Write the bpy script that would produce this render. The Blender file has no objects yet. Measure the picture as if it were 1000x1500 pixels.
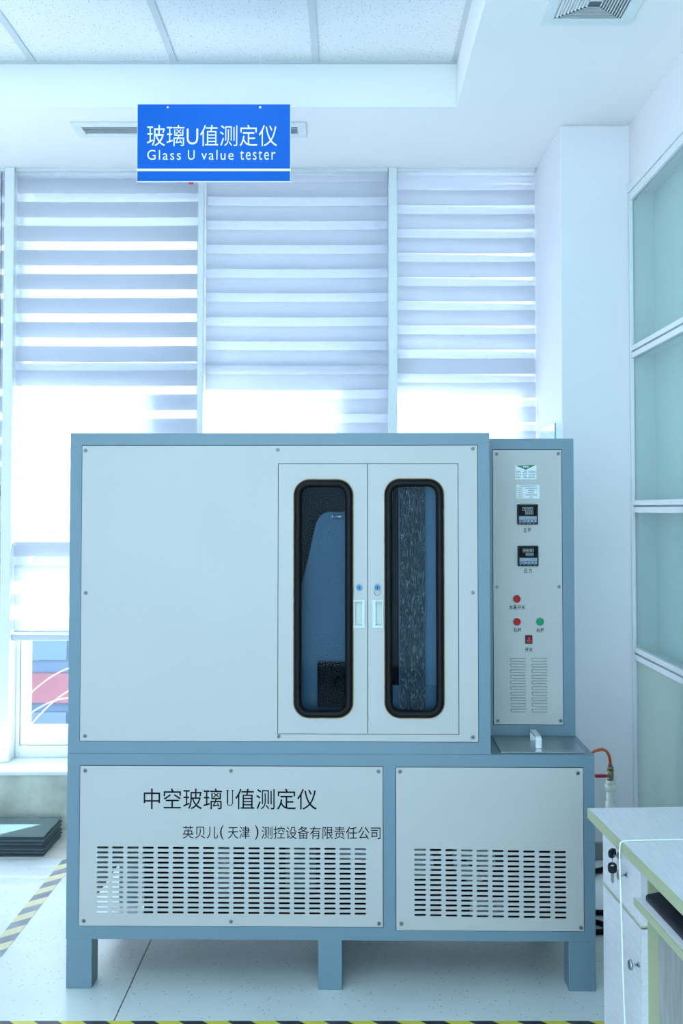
import bpy, bmesh, math, random
from mathutils import Vector, Matrix
random.seed(7)
S = bpy.context.scene
COL = S.collection
R = math.radians

# ------------------------------------------------------------ camera
CAM_H = 1.54; FPX = 1600.0; PITCH = R(2.0)
cam_d = bpy.data.cameras.new('camera'); cam = bpy.data.objects.new('camera', cam_d); COL.objects.link(cam)
cam.location = (0, 0, CAM_H); cam.rotation_euler = (R(90) + PITCH, 0, 0)
cam_d.sensor_fit = 'VERTICAL'; cam_d.sensor_height = 36.0; cam_d.lens = FPX / 1500 * 36
cam_d.shift_x = -10 / 1500; cam_d.shift_y = -61 / 1500
cam_d.clip_start = 0.05; cam_d.clip_end = 200
S.camera = cam
# ------------------------------------------------------------ world, sun, exposure
S.view_settings.view_transform = 'Standard'; S.view_settings.look = 'None'
S.view_settings.gamma = 1; S.view_settings.use_curve_mapping = False
S.view_settings.exposure = 0.53
W = bpy.data.worlds.new('sky'); S.world = W; W.use_nodes = True
bg = W.node_tree.nodes['Background']; bg.inputs[0].default_value = (0.73, 0.86, 1.0, 1); bg.inputs[1].default_value = 2.9
sun_d = bpy.data.lights.new('sun', 'SUN'); sun = bpy.data.objects.new('sun', sun_d); COL.objects.link(sun)
sun_d.energy = 32; sun_d.angle = R(0.6); sun_d.color = (0.93, 0.97, 1.0)
sun.rotation_euler = Vector((-1.0, -1.12, -1.01)).to_track_quat('-Z', 'Y').to_euler()
sun.location = (6, 9, 8)
LAMP = (0.58, 0.83, 1.0); LAMP_W = 4.6      # the ceiling panel lights
# added fill light behind the viewer for surfaces facing it, no window there
rfill_d = bpy.data.lights.new('rear_fill', 'AREA'); rfill = bpy.data.objects.new('rear_fill', rfill_d); COL.objects.link(rfill)
rfill_d.shape = 'RECTANGLE'; rfill_d.size = 3.8; rfill_d.size_y = 2.8; rfill_d.energy = 105; rfill_d.color = (0.56, 0.84, 1.0)
rfill.location = (-.70, -2.58, 1.55); rfill.rotation_euler = (R(90), 0, 0)

# ------------------------------------------------------------ materials
def mat(name, col, rough=0.5, metal=0.0, var=0.0, scale=20, bump=0.0, bscale=200, emit=None, spec=0.5, stretch=None):
    m = bpy.data.materials.new(name); m.use_nodes = True
    nt = m.node_tree; b = nt.nodes['Principled BSDF']
    b.inputs['Base Color'].default_value = (*col, 1); b.inputs['Roughness'].default_value = rough
    b.inputs['Metallic'].default_value = metal; b.inputs['Specular IOR Level'].default_value = spec
    if var or bump:
        tc = nt.nodes.new('ShaderNodeTexCoord'); mp = nt.nodes.new('ShaderNodeMapping')
        nt.links.new(tc.outputs['Object'], mp.inputs[0])
        if stretch: mp.inputs['Scale'].default_value = stretch
    if var:
        n = nt.nodes.new('ShaderNodeTexNoise'); n.inputs['Scale'].default_value = scale; n.inputs['Detail'].default_value = 5
        nt.links.new(mp.outputs[0], n.inputs['Vector'])
        r = nt.nodes.new('ShaderNodeValToRGB')
        r.color_ramp.elements[0].position = 0.3; r.color_ramp.elements[1].position = 0.7
        r.color_ramp.elements[0].color = (*[c * (1 - var) for c in col], 1)
        r.color_ramp.elements[1].color = (*[min(1, c * (1 + var * .5)) for c in col], 1)
        nt.links.new(n.outputs['Fac'], r.inputs[0]); nt.links.new(r.outputs[0], b.inputs['Base Color'])
    if bump:
        n2 = nt.nodes.new('ShaderNodeTexNoise'); n2.inputs['Scale'].default_value = bscale
        nt.links.new(mp.outputs[0], n2.inputs['Vector'])
        bp = nt.nodes.new('ShaderNodeBump'); bp.inputs['Strength'].default_value = bump; bp.inputs['Distance'].default_value = 0.001
        nt.links.new(n2.outputs['Fac'], bp.inputs['Height']); nt.links.new(bp.outputs[0], b.inputs['Normal'])
    if emit:
        b.inputs['Emission Color'].default_value = (*emit[0], 1); b.inputs['Emission Strength'].default_value = emit[1]
    return m

def speckle(m, thr, scale, col):
    """small dots over an existing principled material"""
    nt = m.node_tree; b = nt.nodes['Principled BSDF']
    tc = nt.nodes.new('ShaderNodeTexCoord'); v = nt.nodes.new('ShaderNodeTexVoronoi'); v.inputs['Scale'].default_value = scale
    nt.links.new(tc.outputs['Object'], v.inputs['Vector'])
    c = nt.nodes.new('ShaderNodeMath'); c.operation = 'LESS_THAN'; c.inputs[1].default_value = thr
    nt.links.new(v.outputs['Distance'], c.inputs[0])
    mx = nt.nodes.new('ShaderNodeMix'); mx.data_type = 'RGBA'
    src = b.inputs['Base Color'].links[0].from_socket if b.inputs['Base Color'].is_linked else None
    mx.inputs['A'].default_value = b.inputs['Base Color'].default_value
    if src: nt.links.new(src, mx.inputs['A'])
    mx.inputs['B'].default_value = (*col, 1)
    nt.links.new(c.outputs[0], mx.inputs['Factor']); nt.links.new(mx.outputs['Result'], b.inputs['Base Color'])

def glass_mat(name, tint, refl=1.0, rough=0.0, haze=0.0, hazecol=(.8, .9, .9)):
    m = bpy.data.materials.new(name); m.use_nodes = True; nt = m.node_tree; nt.nodes.clear()
    o = nt.nodes.new('ShaderNodeOutputMaterial'); t = nt.nodes.new('ShaderNodeBsdfTransparent'); t.inputs[0].default_value = (*tint, 1)
    g = nt.nodes.new('ShaderNodeBsdfGlossy'); g.inputs['Roughness'].default_value = rough
    f = nt.nodes.new('ShaderNodeLayerWeight'); f.inputs[0].default_value = .5      # Schlick reflectance, the same from both sides of the pane
    pw = nt.nodes.new('ShaderNodeMath'); pw.operation = 'POWER'; pw.inputs[1].default_value = 5; nt.links.new(f.outputs['Facing'], pw.inputs[0])
    mu = nt.nodes.new('ShaderNodeMath'); mu.operation = 'MULTIPLY_ADD'; mu.inputs[1].default_value = .9 * min(refl, 1); mu.inputs[2].default_value = .04 * refl
    nt.links.new(pw.outputs[0], mu.inputs[0])
    mx = nt.nodes.new('ShaderNodeMixShader'); nt.links.new(mu.outputs[0], mx.inputs[0])
    base = t.outputs[0]
    if haze:
        d = nt.nodes.new('ShaderNodeBsdfDiffuse'); d.inputs[0].default_value = (*hazecol, 1)
        tl = nt.nodes.new('ShaderNodeBsdfTranslucent'); tl.inputs[0].default_value = (*hazecol, 1)
        md = nt.nodes.new('ShaderNodeMixShader'); md.inputs[0].default_value = .5
        nt.links.new(d.outputs[0], md.inputs[1]); nt.links.new(tl.outputs[0], md.inputs[2])
        mh = nt.nodes.new('ShaderNodeMixShader'); mh.inputs[0].default_value = haze
        nt.links.new(t.outputs[0], mh.inputs[1]); nt.links.new(md.outputs[0], mh.inputs[2]); base = mh.outputs[0]
    nt.links.new(base, mx.inputs[1]); nt.links.new(g.outputs[0], mx.inputs[2]); nt.links.new(mx.outputs[0], o.inputs[0])
    return m

def fabric_mat(name, col, see, trans):
    """woven blind: part open (transparent), part diffuse, part translucent"""
    m = bpy.data.materials.new(name); m.use_nodes = True; nt = m.node_tree; nt.nodes.clear()
    o = nt.nodes.new('ShaderNodeOutputMaterial'); t = nt.nodes.new('ShaderNodeBsdfTransparent')
    d = nt.nodes.new('ShaderNodeBsdfDiffuse'); d.inputs[0].default_value = (*col, 1)
    tl = nt.nodes.new('ShaderNodeBsdfTranslucent'); tl.inputs[0].default_value = (*col, 1)
    md = nt.nodes.new('ShaderNodeMixShader'); md.inputs[0].default_value = trans
    nt.links.new(d.outputs[0], md.inputs[1]); nt.links.new(tl.outputs[0], md.inputs[2])
    mx = nt.nodes.new('ShaderNodeMixShader'); mx.inputs[0].default_value = see
    nt.links.new(md.outputs[0], mx.inputs[1]); nt.links.new(t.outputs[0], mx.inputs[2])
    nt.links.new(mx.outputs[0], o.inputs[0])
    return m

M = {}
M['wall'] = mat('wall_paint', (.86, .84, .87), .7, var=.02, scale=2, spec=.2)
M['ceil'] = mat('ceiling_paint', (.92, .91, .90), .8, spec=.15)
M['tile'] = mat('mineral_tile', (.86, .87, .88), .9, spec=.1); speckle(M['tile'], .16, 75, (.40, .42, .45))
M['tbar'] = mat('tee_bar', (.62, .66, .68), .4)
M['floor'] = mat('vinyl_floor', (.68, .73, .73), .32, var=.07, scale=3.5, bump=.05, bscale=60); speckle(M['floor'], .13, 40, (.42, .42, .40))
M['gap'] = mat('floor_joint', (.12, .12, .12), .8)
M['stone'] = mat('beige_marble', (.62, .64, .55), .35, var=.30, scale=7)
M['plinth'] = mat('pink_stone', (.60, .55, .50), .4, var=.12, scale=9)
M['white'] = mat('white_aluminium', (.80, .83, .84), .35)
M['alu'] = mat('grey_aluminium', (.55, .60, .62), .35, metal=.3)
M['gasket_g'] = mat('grey_seal', (.25, .33, .36), .6)
M['blue'] = mat('blue_grey_paint', (.143, .228, .283), .38, var=.04, scale=3, bump=.15, bscale=500)
M['panel'] = mat('cream_panel_paint', (.47, .46, .45), .35, var=.025, scale=2.5, bump=.2, bscale=450)
M['rubber'] = mat('black_rubber', (.006, .006, .007), .35, bump=.6, bscale=160, spec=.12)
M['rust'] = mat('rust_stain', (.42, .25, .10), .8, var=.4, scale=60)
M['steel'] = mat('screw_steel', (.26, .28, .29), .35, metal=.9)
M['dark'] = mat('dark_plastic', (.010, .013, .018), .4, spec=.2)
M['ink'] = mat('black_lettering', (.006, .006, .010), .6, spec=.1)
M['handle'] = mat('handle_plastic', (.58, .65, .62), .4)
M['lockblue'] = mat('lock_blue', (.02, .14, .26), .35, metal=.4)
M['brushed'] = mat('brushed_steel', (.33, .38, .40), .32, metal=.75, var=.08, scale=6, stretch=(1, 40, 1))
M['silver'] = mat('silver_handle', (.78, .80, .82), .28, metal=.6)
M['red'] = mat('red_button', (.48, .012, .010), .4, spec=.15)
M['green'] = mat('green_button', (.01, .30, .12), .4, spec=.15)
M['dkgreen'] = mat('green_print', (.01, .16, .10), .5)
M['paper'] = mat('paper_sticker', (.76, .80, .80), .5)
M['meter_grey'] = mat('meter_keypad', (.10, .14, .20), .35)
M['meter_lite'] = mat('meter_print', (.42, .46, .48), .5)
M['signblue'] = mat('sign_blue', (.006, .105, .47), .5, spec=.12)
M['signwhite'] = mat('sign_white', (.88, .92, .92), .4)
M['acrylic'] = mat('acrylic_edge', (.62, .72, .82), .2)
M['desk'] = mat('pale_wood_laminate', (.70, .68, .72), .30, var=.10, scale=14, stretch=(14, 1, 14))
M['deskside'] = mat('grey_wood_laminate', (.42, .40, .39), .4, var=.18, scale=10, stretch=(14, 14, 1))
M['pvc'] = mat('green_edge_band', (.42, .44, .27), .4)
M['pipe'] = mat('white_pvc_pipe', (.82, .86, .82), .3)
M['brass'] = mat('brass', (.30, .25, .12), .4, metal=.7, var=.25, scale=90)
M['orange'] = mat('orange_hose', (.70, .11, .02), .35)
M['redgrip'] = mat('red_grip', (.55, .02, .04), .35)
M['greenglass'] = mat('glass_edge', (.22, .42, .38), .15)
M['sheetglass'] = mat('grey_sheet_glass', (.08, .13, .145), .05, var=.12, scale=4)
M['sheetedge'] = mat('sheet_spacer', (.012, .022, .030), .35)
M['cab_back'] = mat('cabinet_back', (.66, .82, .80), .5)
M['cab_in'] = mat('cabinet_inner', (.74, .86, .86), .5)
M['glass'] = glass_mat('window_pane', (.93, .97, .97))
M['cabglass'] = glass_mat('cabinet_pane', (.90, .96, .95), refl=1.2)
M['frost'] = glass_mat('frosted_pane', (.7, .85, .82), refl=.8, rough=.15, haze=.9, hazecol=(.80, .93, .88))
M['doorglass'] = glass_mat('door_pane', (.66, .74, .80), refl=.10)
M['screen'] = glass_mat('thin_pane', (.82, .95, .92), refl=1.0)
M['band'] = fabric_mat('zebra_dense', (.56, .59, .66), .0, .52)
M['sheer'] = fabric_mat('zebra_sheer', (.72, .75, .86), .50, .55)
M['facade'] = mat('facade_grey', (.12, .19, .30), .7, var=.15, scale=1.5)
M['facade_red'] = mat('facade_red', (.33, .13, .17), .7, var=.1, scale=2)
M['pane_far'] = mat('far_window', (.12, .20, .32), .15)
M['ground'] = mat('paving', (.42, .42, .42), .8, var=.1, scale=1)
M['bark'] = mat('pale_bark', (.60, .58, .55), .8, var=.2, scale=10)
M['lamp'] = mat('lamp_diffuser', (.9, .9, .9), .5, emit=(LAMP, LAMP_W))
M['blackbox'] = mat('black_box', (.003, .003, .004), .5, spec=.1)
M['innerblue'] = mat('inner_blue', (.09, .20, .27), .3, var=.1, scale=4)
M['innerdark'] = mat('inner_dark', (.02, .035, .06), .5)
M['comp'] = mat('machinery_grey', (.34, .37, .42), .4, metal=.2)

# frosted cold plate: dark with upright streaks of frost
def frost_plate():
    m = mat('frosted_plate', (.04, .05, .055), .5); nt = m.node_tree; b = nt.nodes['Principled BSDF']
    tc = nt.nodes.new('ShaderNodeTexCoord'); mp = nt.nodes.new('ShaderNodeMapping'); mp.inputs['Scale'].default_value = (130, 1, 34)
    nt.links.new(tc.outputs['Object'], mp.inputs[0])
    n = nt.nodes.new('ShaderNodeTexNoise'); n.inputs['Scale'].default_value = 1.6; n.inputs['Detail'].default_value = 8; n.inputs['Roughness'].default_value = .75
    n.inputs['Distortion'].default_value = 1.2
    nt.links.new(mp.outputs[0], n.inputs['Vector'])
    r = nt.nodes.new('ShaderNodeValToRGB'); r.color_ramp.elements[0].position = .52; r.color_ramp.elements[1].position = .68
    r.color_ramp.elements[0].color = (.02, .028, .03, 1); r.color_ramp.elements[1].color = (.60, .62, .60, 1)
    nt.links.new(n.outputs['Fac'], r.inputs[0]); nt.links.new(r.outputs[0], b.inputs['Base Color'])
    return m
M['frostplate'] = frost_plate()

def stripe_mat(axis, cy, cb, mottle):
    m = mat('hazard_tape', cy, .45); nt = m.node_tree; b = nt.nodes['Principled BSDF']
    tc = nt.nodes.new('ShaderNodeTexCoord'); sp = nt.nodes.new('ShaderNodeSeparateXYZ'); nt.links.new(tc.outputs['Object'], sp.inputs[0])
    a, c = (0, 1) if axis == 'x' else (1, 0)
    k = nt.nodes.new('ShaderNodeMath'); k.operation = 'MULTIPLY_ADD'; k.inputs[1].default_value = 1.0 if axis == 'x' else -1.0
    nt.links.new(sp.outputs[c], k.inputs[0]); nt.links.new(sp.outputs[a], k.inputs[2])
    d = nt.nodes.new('ShaderNodeMath'); d.operation = 'DIVIDE'; d.inputs[1].default_value = .145; nt.links.new(k.outputs[0], d.inputs[0])
    fr = nt.nodes.new('ShaderNodeMath'); fr.operation = 'FRACT'; nt.links.new(d.outputs[0], fr.inputs[0])
    g = nt.nodes.new('ShaderNodeMath'); g.operation = 'GREATER_THAN'; g.inputs[1].default_value = .5; nt.links.new(fr.outputs[0], g.inputs[0])
    n = nt.nodes.new('ShaderNodeTexNoise'); n.inputs['Scale'].default_value = 9; n.inputs['Detail'].default_value = 6; nt.links.new(tc.outputs['Object'], n.inputs['Vector'])
    rp = nt.nodes.new('ShaderNodeValToRGB'); rp.color_ramp.elements[0].position = .35; rp.color_ramp.elements[1].position = .75
    rp.color_ramp.elements[0].color = (*cb, 1); rp.color_ramp.elements[1].color = (*[min(1, v + mottle) for v in cb], 1)
    nt.links.new(n.outputs['Fac'], rp.inputs[0])
    mx = nt.nodes.new('ShaderNodeMix'); mx.data_type = 'RGBA'; mx.inputs['A'].default_value = (*cy, 1)
    nt.links.new(rp.outputs[0], mx.inputs['B']); nt.links.new(g.outputs[0], mx.inputs['Factor']); nt.links.new(mx.outputs['Result'], b.inputs['Base Color'])
    return m
M['tape_front'] = stripe_mat('x', (.66, .58, .07), (.02, .025, .03), .02)
M['tape_glare'] = stripe_mat('y', (.66, .62, .36), (.16, .19, .23), .12)  # paler yellow and grey paint the glare on this tape into its colour

# ------------------------------------------------------------ mesh helpers
def box(bm, x0, x1, y0, y1, z0, z1, mi=0):
    v = [bm.verts.new(p) for p in ((x0, y0, z0), (x1, y0, z0), (x1, y1, z0), (x0, y1, z0), (x0, y0, z1), (x1, y0, z1), (x1, y1, z1), (x0, y1, z1))]
    for f in ((0, 3, 2, 1), (4, 5, 6, 7), (0, 1, 5, 4), (1, 2, 6, 5), (2, 3, 7, 6), (3, 0, 4, 7)):
        bm.faces.new([v[i] for i in f]).material_index = mi
def cyl(bm, p0, p1, r0, r1=None, seg=24, mi=0):
    r1 = r0 if r1 is None else r1
    p0 = Vector(p0); p1 = Vector(p1); q = (p1 - p0).to_track_quat('Z', 'Y')
    a = [bm.verts.new(p0 + q @ Vector((r0 * math.cos(2 * math.pi * i / seg), r0 * math.sin(2 * math.pi * i / seg), 0))) for i in range(seg)]
    b = [bm.verts.new(p1 + q @ Vector((r1 * math.cos(2 * math.pi * i / seg), r1 * math.sin(2 * math.pi * i / seg), 0))) for i in range(seg)]
    for i in range(seg):
        f = bm.faces.new((a[i], a[(i + 1) % seg], b[(i + 1) % seg], b[i])); f.material_index = mi; f.smooth = True
    bm.faces.new(a[::-1]).material_index = mi; bm.faces.new(b).material_index = mi
def prism(bm, pts, axis, a0, a1, mi=0):
    """extrude a 2D polygon along an axis ('x': pts are (y,z); 'y': (x,z); 'z': (x,y))"""
    def P(p, a): return {'x': (a, p[0], p[1]), 'y': (p[0], a, p[1]), 'z': (p[0], p[1], a)}[axis]
    A = [bm.verts.new(P(p, a0)) for p in pts]; B = [bm.verts.new(P(p, a1)) for p in pts]; n = len(pts)
    for i in range(n): bm.faces.new((A[i], A[(i + 1) % n], B[(i + 1) % n], B[i])).material_index = mi
    bm.faces.new(A[::-1]).material_index = mi; bm.faces.new(B).material_index = mi
def mesh_of(bm, name, mats):
    bmesh.ops.recalc_face_normals(bm, faces=bm.faces)
    me = bpy.data.meshes.new(name); bm.to_mesh(me); bm.free()
    for m in (mats if isinstance(mats, (list, tuple)) else [mats]): me.materials.append(m)
    return me
def link(name, me, parent=None, loc=(0, 0, 0), bevel=0.0):
    o = bpy.data.objects.new(name, me); COL.objects.link(o); o.location = loc
    if parent: o.parent = parent
    if bevel:
        b = o.modifiers.new('bevel', 'BEVEL'); b.width = bevel; b.segments = 2; b.limit_method = 'ANGLE'; b.angle_limit = R(40)
    return o
def obj(name, bm, mats, parent=None, loc=(0, 0, 0), bevel=0.0): return link(name, mesh_of(bm, name, mats), parent, loc, bevel)
def boxo(name, b, m, parent=None, bevel=0.0):
    bm = bmesh.new(); box(bm, *b); return obj(name, bm, m, parent, bevel=bevel)
def tag(o, label=None, cat=None, group=None, kind=None):
    if label: o['label'] = label
    if cat: o['category'] = cat
    if group: o['group'] = group
    if kind: o['kind'] = kind
    return o
def struct(o): o['kind'] = 'structure'; return o
def thing(name, label, cat, loc=(0, 0, 0), rz=0, group=None):
    o = bpy.data.objects.new(name, None); o.empty_display_size = .1; COL.objects.link(o); o.location = loc; o.rotation_euler = (0, 0, rz)
    return tag(o, label, cat, group)
def curve_mesh(cu):
    t = bpy.data.objects.new('tmp', cu); COL.objects.link(t)
    dg = bpy.context.evaluated_depsgraph_get(); me = bpy.data.meshes.new_from_object(t.evaluated_get(dg))
    bpy.data.objects.remove(t); bpy.data.curves.remove(cu); return me
def plate(name, outer, holes, y0, y1, m, parent, bevel=0.0):
    """upright plate in the XZ plane between y0 and y1, with holes cut right through"""
    cu = bpy.data.curves.new('plate', 'CURVE'); cu.dimensions = '2D'; cu.fill_mode = 'BOTH'; cu.extrude = (y1 - y0) / 2
    for ring in [outer] + holes:
        s = cu.splines.new('POLY'); s.points.add(len(ring) - 1); s.use_cyclic_u = True
        for i, p in enumerate(ring): s.points[i].co = (p[0], p[1], 0, 1)
    me = curve_mesh(cu); me.transform(Matrix.Translation((0, (y0 + y1) / 2, 0)) @ Matrix.Rotation(R(90), 4, 'X'))
    me.materials.clear(); me.materials.append(m); me.name = name
    return link(name, me, parent, bevel=bevel)
def ring(bm, outer, holes, y0, y1):
    o = plate('ring', outer, holes, y0, y1, M['blue'], None); bm.from_mesh(o.data); bpy.data.objects.remove(o)
def rect(x0, x1, z0, z1): return [(x0, z0), (x1, z0), (x1, z1), (x0, z1)]
def rrect(x0, x1, z0, z1, r, n=8):
    pts = []
    for cx, cz, a in ((x1 - r, z1 - r, 0), (x0 + r, z1 - r, 90), (x0 + r, z0 + r, 180), (x1 - r, z0 + r, 270)):
        for i in range(n + 1):
            t = R(a + 90 * i / n); pts.append((cx + r * math.cos(t), cz + r * math.sin(t)))
    return pts
def tube(name, pts, r, m, parent=None, cyclic=False, smooth=True, res=4):
    cu = bpy.data.curves.new('tube', 'CURVE'); cu.dimensions = '3D'; cu.bevel_depth = r; cu.bevel_resolution = res; cu.use_fill_caps = True
    if smooth:
        s = cu.splines.new('NURBS'); s.points.add(len(pts) - 1); s.order_u = 4; s.use_endpoint_u = True; s.resolution_u = 6
    else:
        s = cu.splines.new('POLY'); s.points.add(len(pts) - 1)
    s.use_cyclic_u = cyclic
    for i, p in enumerate(pts): s.points[i].co = (*p, 1)
    me = curve_mesh(cu); me.materials.clear(); me.materials.append(m); me.name = name
    for p in me.polygons: p.use_smooth = True
    return link(name, me, parent)
def lettering(txt, x0, x1, z0, z1, y, m, parent, thin=0.0, space=1.0, name='lettering', depth=.0006):
    """flat letters standing on the plane y, filling the given box"""
    cu = bpy.data.curves.new('letters', 'FONT'); cu.body = txt; cu.size = 1; cu.space_character = space; cu.offset = thin; cu.extrude = .005
    cu.resolution_u = 4
    me = curve_mesh(cu)
    xs = [v.co.x for v in me.vertices]; ys = [v.co.y for v in me.vertices]
    sx = (x1 - x0) / (max(xs) - min(xs)); sy = (z1 - z0) / (max(ys) - min(ys)); mx, my = min(xs), min(ys)
    for v in me.vertices:
        X, Z, D = x0 + (v.co.x - mx) * sx, z0 + (v.co.y - my) * sy, v.co.z
        v.co = (X, y - depth / 2 - (D / .005) * depth / 2, Z)
    me.materials.clear(); me.materials.append(m); me.name = name
    return link(name, me, parent)
def dup(o, parent, loc):
    c = o.copy(); COL.objects.link(c); c.parent = parent; c.location = loc; return c
def copy_tree(o, parent=None):
    c = o.copy(); COL.objects.link(c); c.parent = parent
    for ch in [q for q in bpy.data.objects if q.parent == o]: copy_tree(ch, c)
    return c

# ------------------------------------------------------------ the room
X_R = 1.262; X_L = -3.165; Y_B = -2.63; Z_S = 3.262; Z_T = 3.452; Y_E = 4.63; Y_W = 5.45
# floor: vinyl sheets laid with a seam between them
fl = struct(boxo('floor', (X_L, X_R + .15, Y_B, 4.87, -.12, -.004), M['gap']))
cuts = [X_L, -2.705, -.7045, X_R + .15]
for a, b in zip(cuts[:-1], cuts[1:]):
    boxo('vinyl_sheet', (a + .0022, b - .0022, Y_B, 4.868, -.004, 0), M['floor'], fl)
struct(boxo('trim_1', (X_L, X_R, 4.872, 5.29, -.12, .002), M['plinth'], bevel=.003))
# low stone wall under the windows and its sill
wb = struct(boxo('wall_back', (X_L, X_R + .2, 5.29, 5.86, -.12, .262), M['stone']))
boxo('sill_slab', (X_L, X_R + .2, 5.275, 5.88, .262, .282), M['white'], wb, bevel=.004)
# head wall above windows (outside face) 
struct(boxo('trim_2', (X_L, X_R + .4, 5.60, 5.86, 3.262, 3.9), M['ceil']))
# side and rear walls
struct(boxo('wall_left', (X_L - .12, X_L, Y_B, 5.86, 0, 3.9), M['wall']))
struct(boxo('wall_rear', (X_L, X_R + .3, Y_B - .12, Y_B, 0, 3.9), M['wall']))
wr = struct(boxo('wall_right', (X_R, X_R + .30, Y_B, 4.857, 2.985, 3.9), M['wall']))
boxo('wall_block', (X_R + .12, X_R + .30, Y_B, 4.857, 0, 2.985), M['wall'], wr)
boxo('wall_block', (X_R, X_R + .12, Y_B, -.40, 0, 2.985), M['wall'], wr)
# column in the far right corner, with skirting
co = struct(boxo('wall_corner', (.952, X_R + .30, 4.857, 5.62, 0, Z_S), M['wall'], bevel=.004))
struct(boxo('baseboard_right', (.952, X_R, 4.842, 4.857, 0, .075), mat('grey_skirting', (.30, .31, .31), .4)))
# ceiling: lowered border, raised middle of mineral tiles
ce = struct(boxo('ceiling', (X_L, X_R + .30, Y_B, 5.86, 3.62, 3.70), M['ceil']))
boxo('soffit', (X_L, X_R, Y_E, 5.60, Z_S, 3.62), M['ceil'], ce)
boxo('soffit', (.465, X_R, Y_B, Y_E, Z_S, 3.62), M['ceil'], ce)
P = .605
bm = bmesh.new(); box(bm, -.292, .292, -.292, .292, 0, .014)
tile_me = mesh_of(bm, 'ceiling_tile', M['tile'])
bm = bmesh.new(); box(bm, -.28, .28, -.28, .28, 0, .010)
lamp_me = mesh_of(bm, 'lamp_diffuser', M['lamp'])
lamps = {(i, j) for i in (0, 2, 4) for j in (6, 8, 10)} | {(1, 1), (3, 1)}  # unseen panels; the pair nearest the windows is added to brighten the column
xs = [.465 - P * i for i in range(7)]; ys = [Y_E - P * j for j in range(13)]
lampn = 0
for i in range(6):
    for j in range(12):
        c = (xs[i] - P / 2, ys[j] - P / 2, Z_T + .002)
        if (i, j) in lamps:
            t = thing('ceiling_light', 'unseen square flush panel light in the tiled ceiling', 'ceiling light', (c[0], c[1], Z_T - .002), 0, 'panel lights in the tiled ceiling')
            link('diffuser', lamp_me, t)
            bm = bmesh.new()
            for a in (-1, 1):
                box(bm, a * .286 - .008, a * .286 + .008, -.294, .294, -.002, .02); box(bm, -.278, .278, a * .286 - .008, a * .286 + .008, -.002, .02)
            obj('lamp_frame', bm, M['white'], t)
        else:
            o = link('ceiling_tile', tile_me, ce, c)
for i, x in enumerate(xs):
    w = .014
    if i == 0: boxo('edge_angle', (x - .022, x, ys[-1], Y_E, Z_T - .003, Z_T + .004), M['tbar'], ce)
    else: boxo('tee_bar', (x - w, x + w, ys[-1], Y_E - .02, Z_T - .004, Z_T + .004), M['tbar'], ce)
for j, y in enumerate(ys):
    if j == 0: boxo('edge_angle', (xs[-1], .465, y - .022, y, Z_T - .0045, Z_T + .004), M['tbar'], ce)
    else: boxo('tee_bar', (xs[-1], .465, y - .014, y + .014, Z_T - .0035, Z_T + .004), M['tbar'], ce)

# ------------------------------------------------------------ windows
mull = [(-2.75, -2.70), (-1.733, -1.684), (-.757, -.729), (.204, .246), (1.17, 1.22)]
for k, (a, b) in enumerate(mull):
    n = 3 + k
    struct(boxo('trim_%d' % n, (a, b, 5.455, 5.80, .282, Z_S), M['white'], bevel=.003))
for k in range(4):
    a = mull[k][1]; b = mull[k + 1][0]
    w = thing('window_%d' % (k + 1), None, None, ((a + b) / 2, 5.60, .282)); w['kind'] = 'structure'
    h = Z_S - .282; hw = (b - a) / 2
    zt1, zt2 = 2.255 - .282, 1.405 - .282
    def fr(x0, x1, z0, z1, nm='window_frame', y0=-.035, y1=.035): return boxo(nm, (x0, x1, y0, y1, z0, z1), M['white'], w, bevel=.003)
    fr(-hw, -hw + .02, 0, h); fr(hw - .02, hw, 0, h); fr(-hw + .02, hw - .02, 0, .06); fr(-hw + .02, hw - .02, h - .05, h)
    for z in (zt1, zt2): fr(-hw + .02, hw - .02, z - .028, z + .028, 'transom')
    # opening sash in the lowest light
    bm = bmesh.new()
    for (x0, x1, z0, z1) in ((-hw + .025, -hw + .062, .064, zt2 - .032), (hw - .062, hw - .025, .064, zt2 - .032), (-hw + .062, hw - .062, .064, .155), (-hw + .062, hw - .062, zt2 - .07, zt2 - .032)):
        box(bm, x0, x1, -.028, .028, z0, z1)
    obj('window_sash', bm, M['white'], w)
    boxo('seal', (-hw + .020, -hw + .025, -.026, .02, .064, zt2 - .03), M['gasket_g'], w)
    for z0, z1 in ((.155, zt2 - .07), (zt2 + .028, zt1 - .028), (zt1 + .028, h - .05)):
        boxo('window_glass', (-hw + .022, hw - .022, .004, .010, z0, z1), M['glass'], w)
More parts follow.
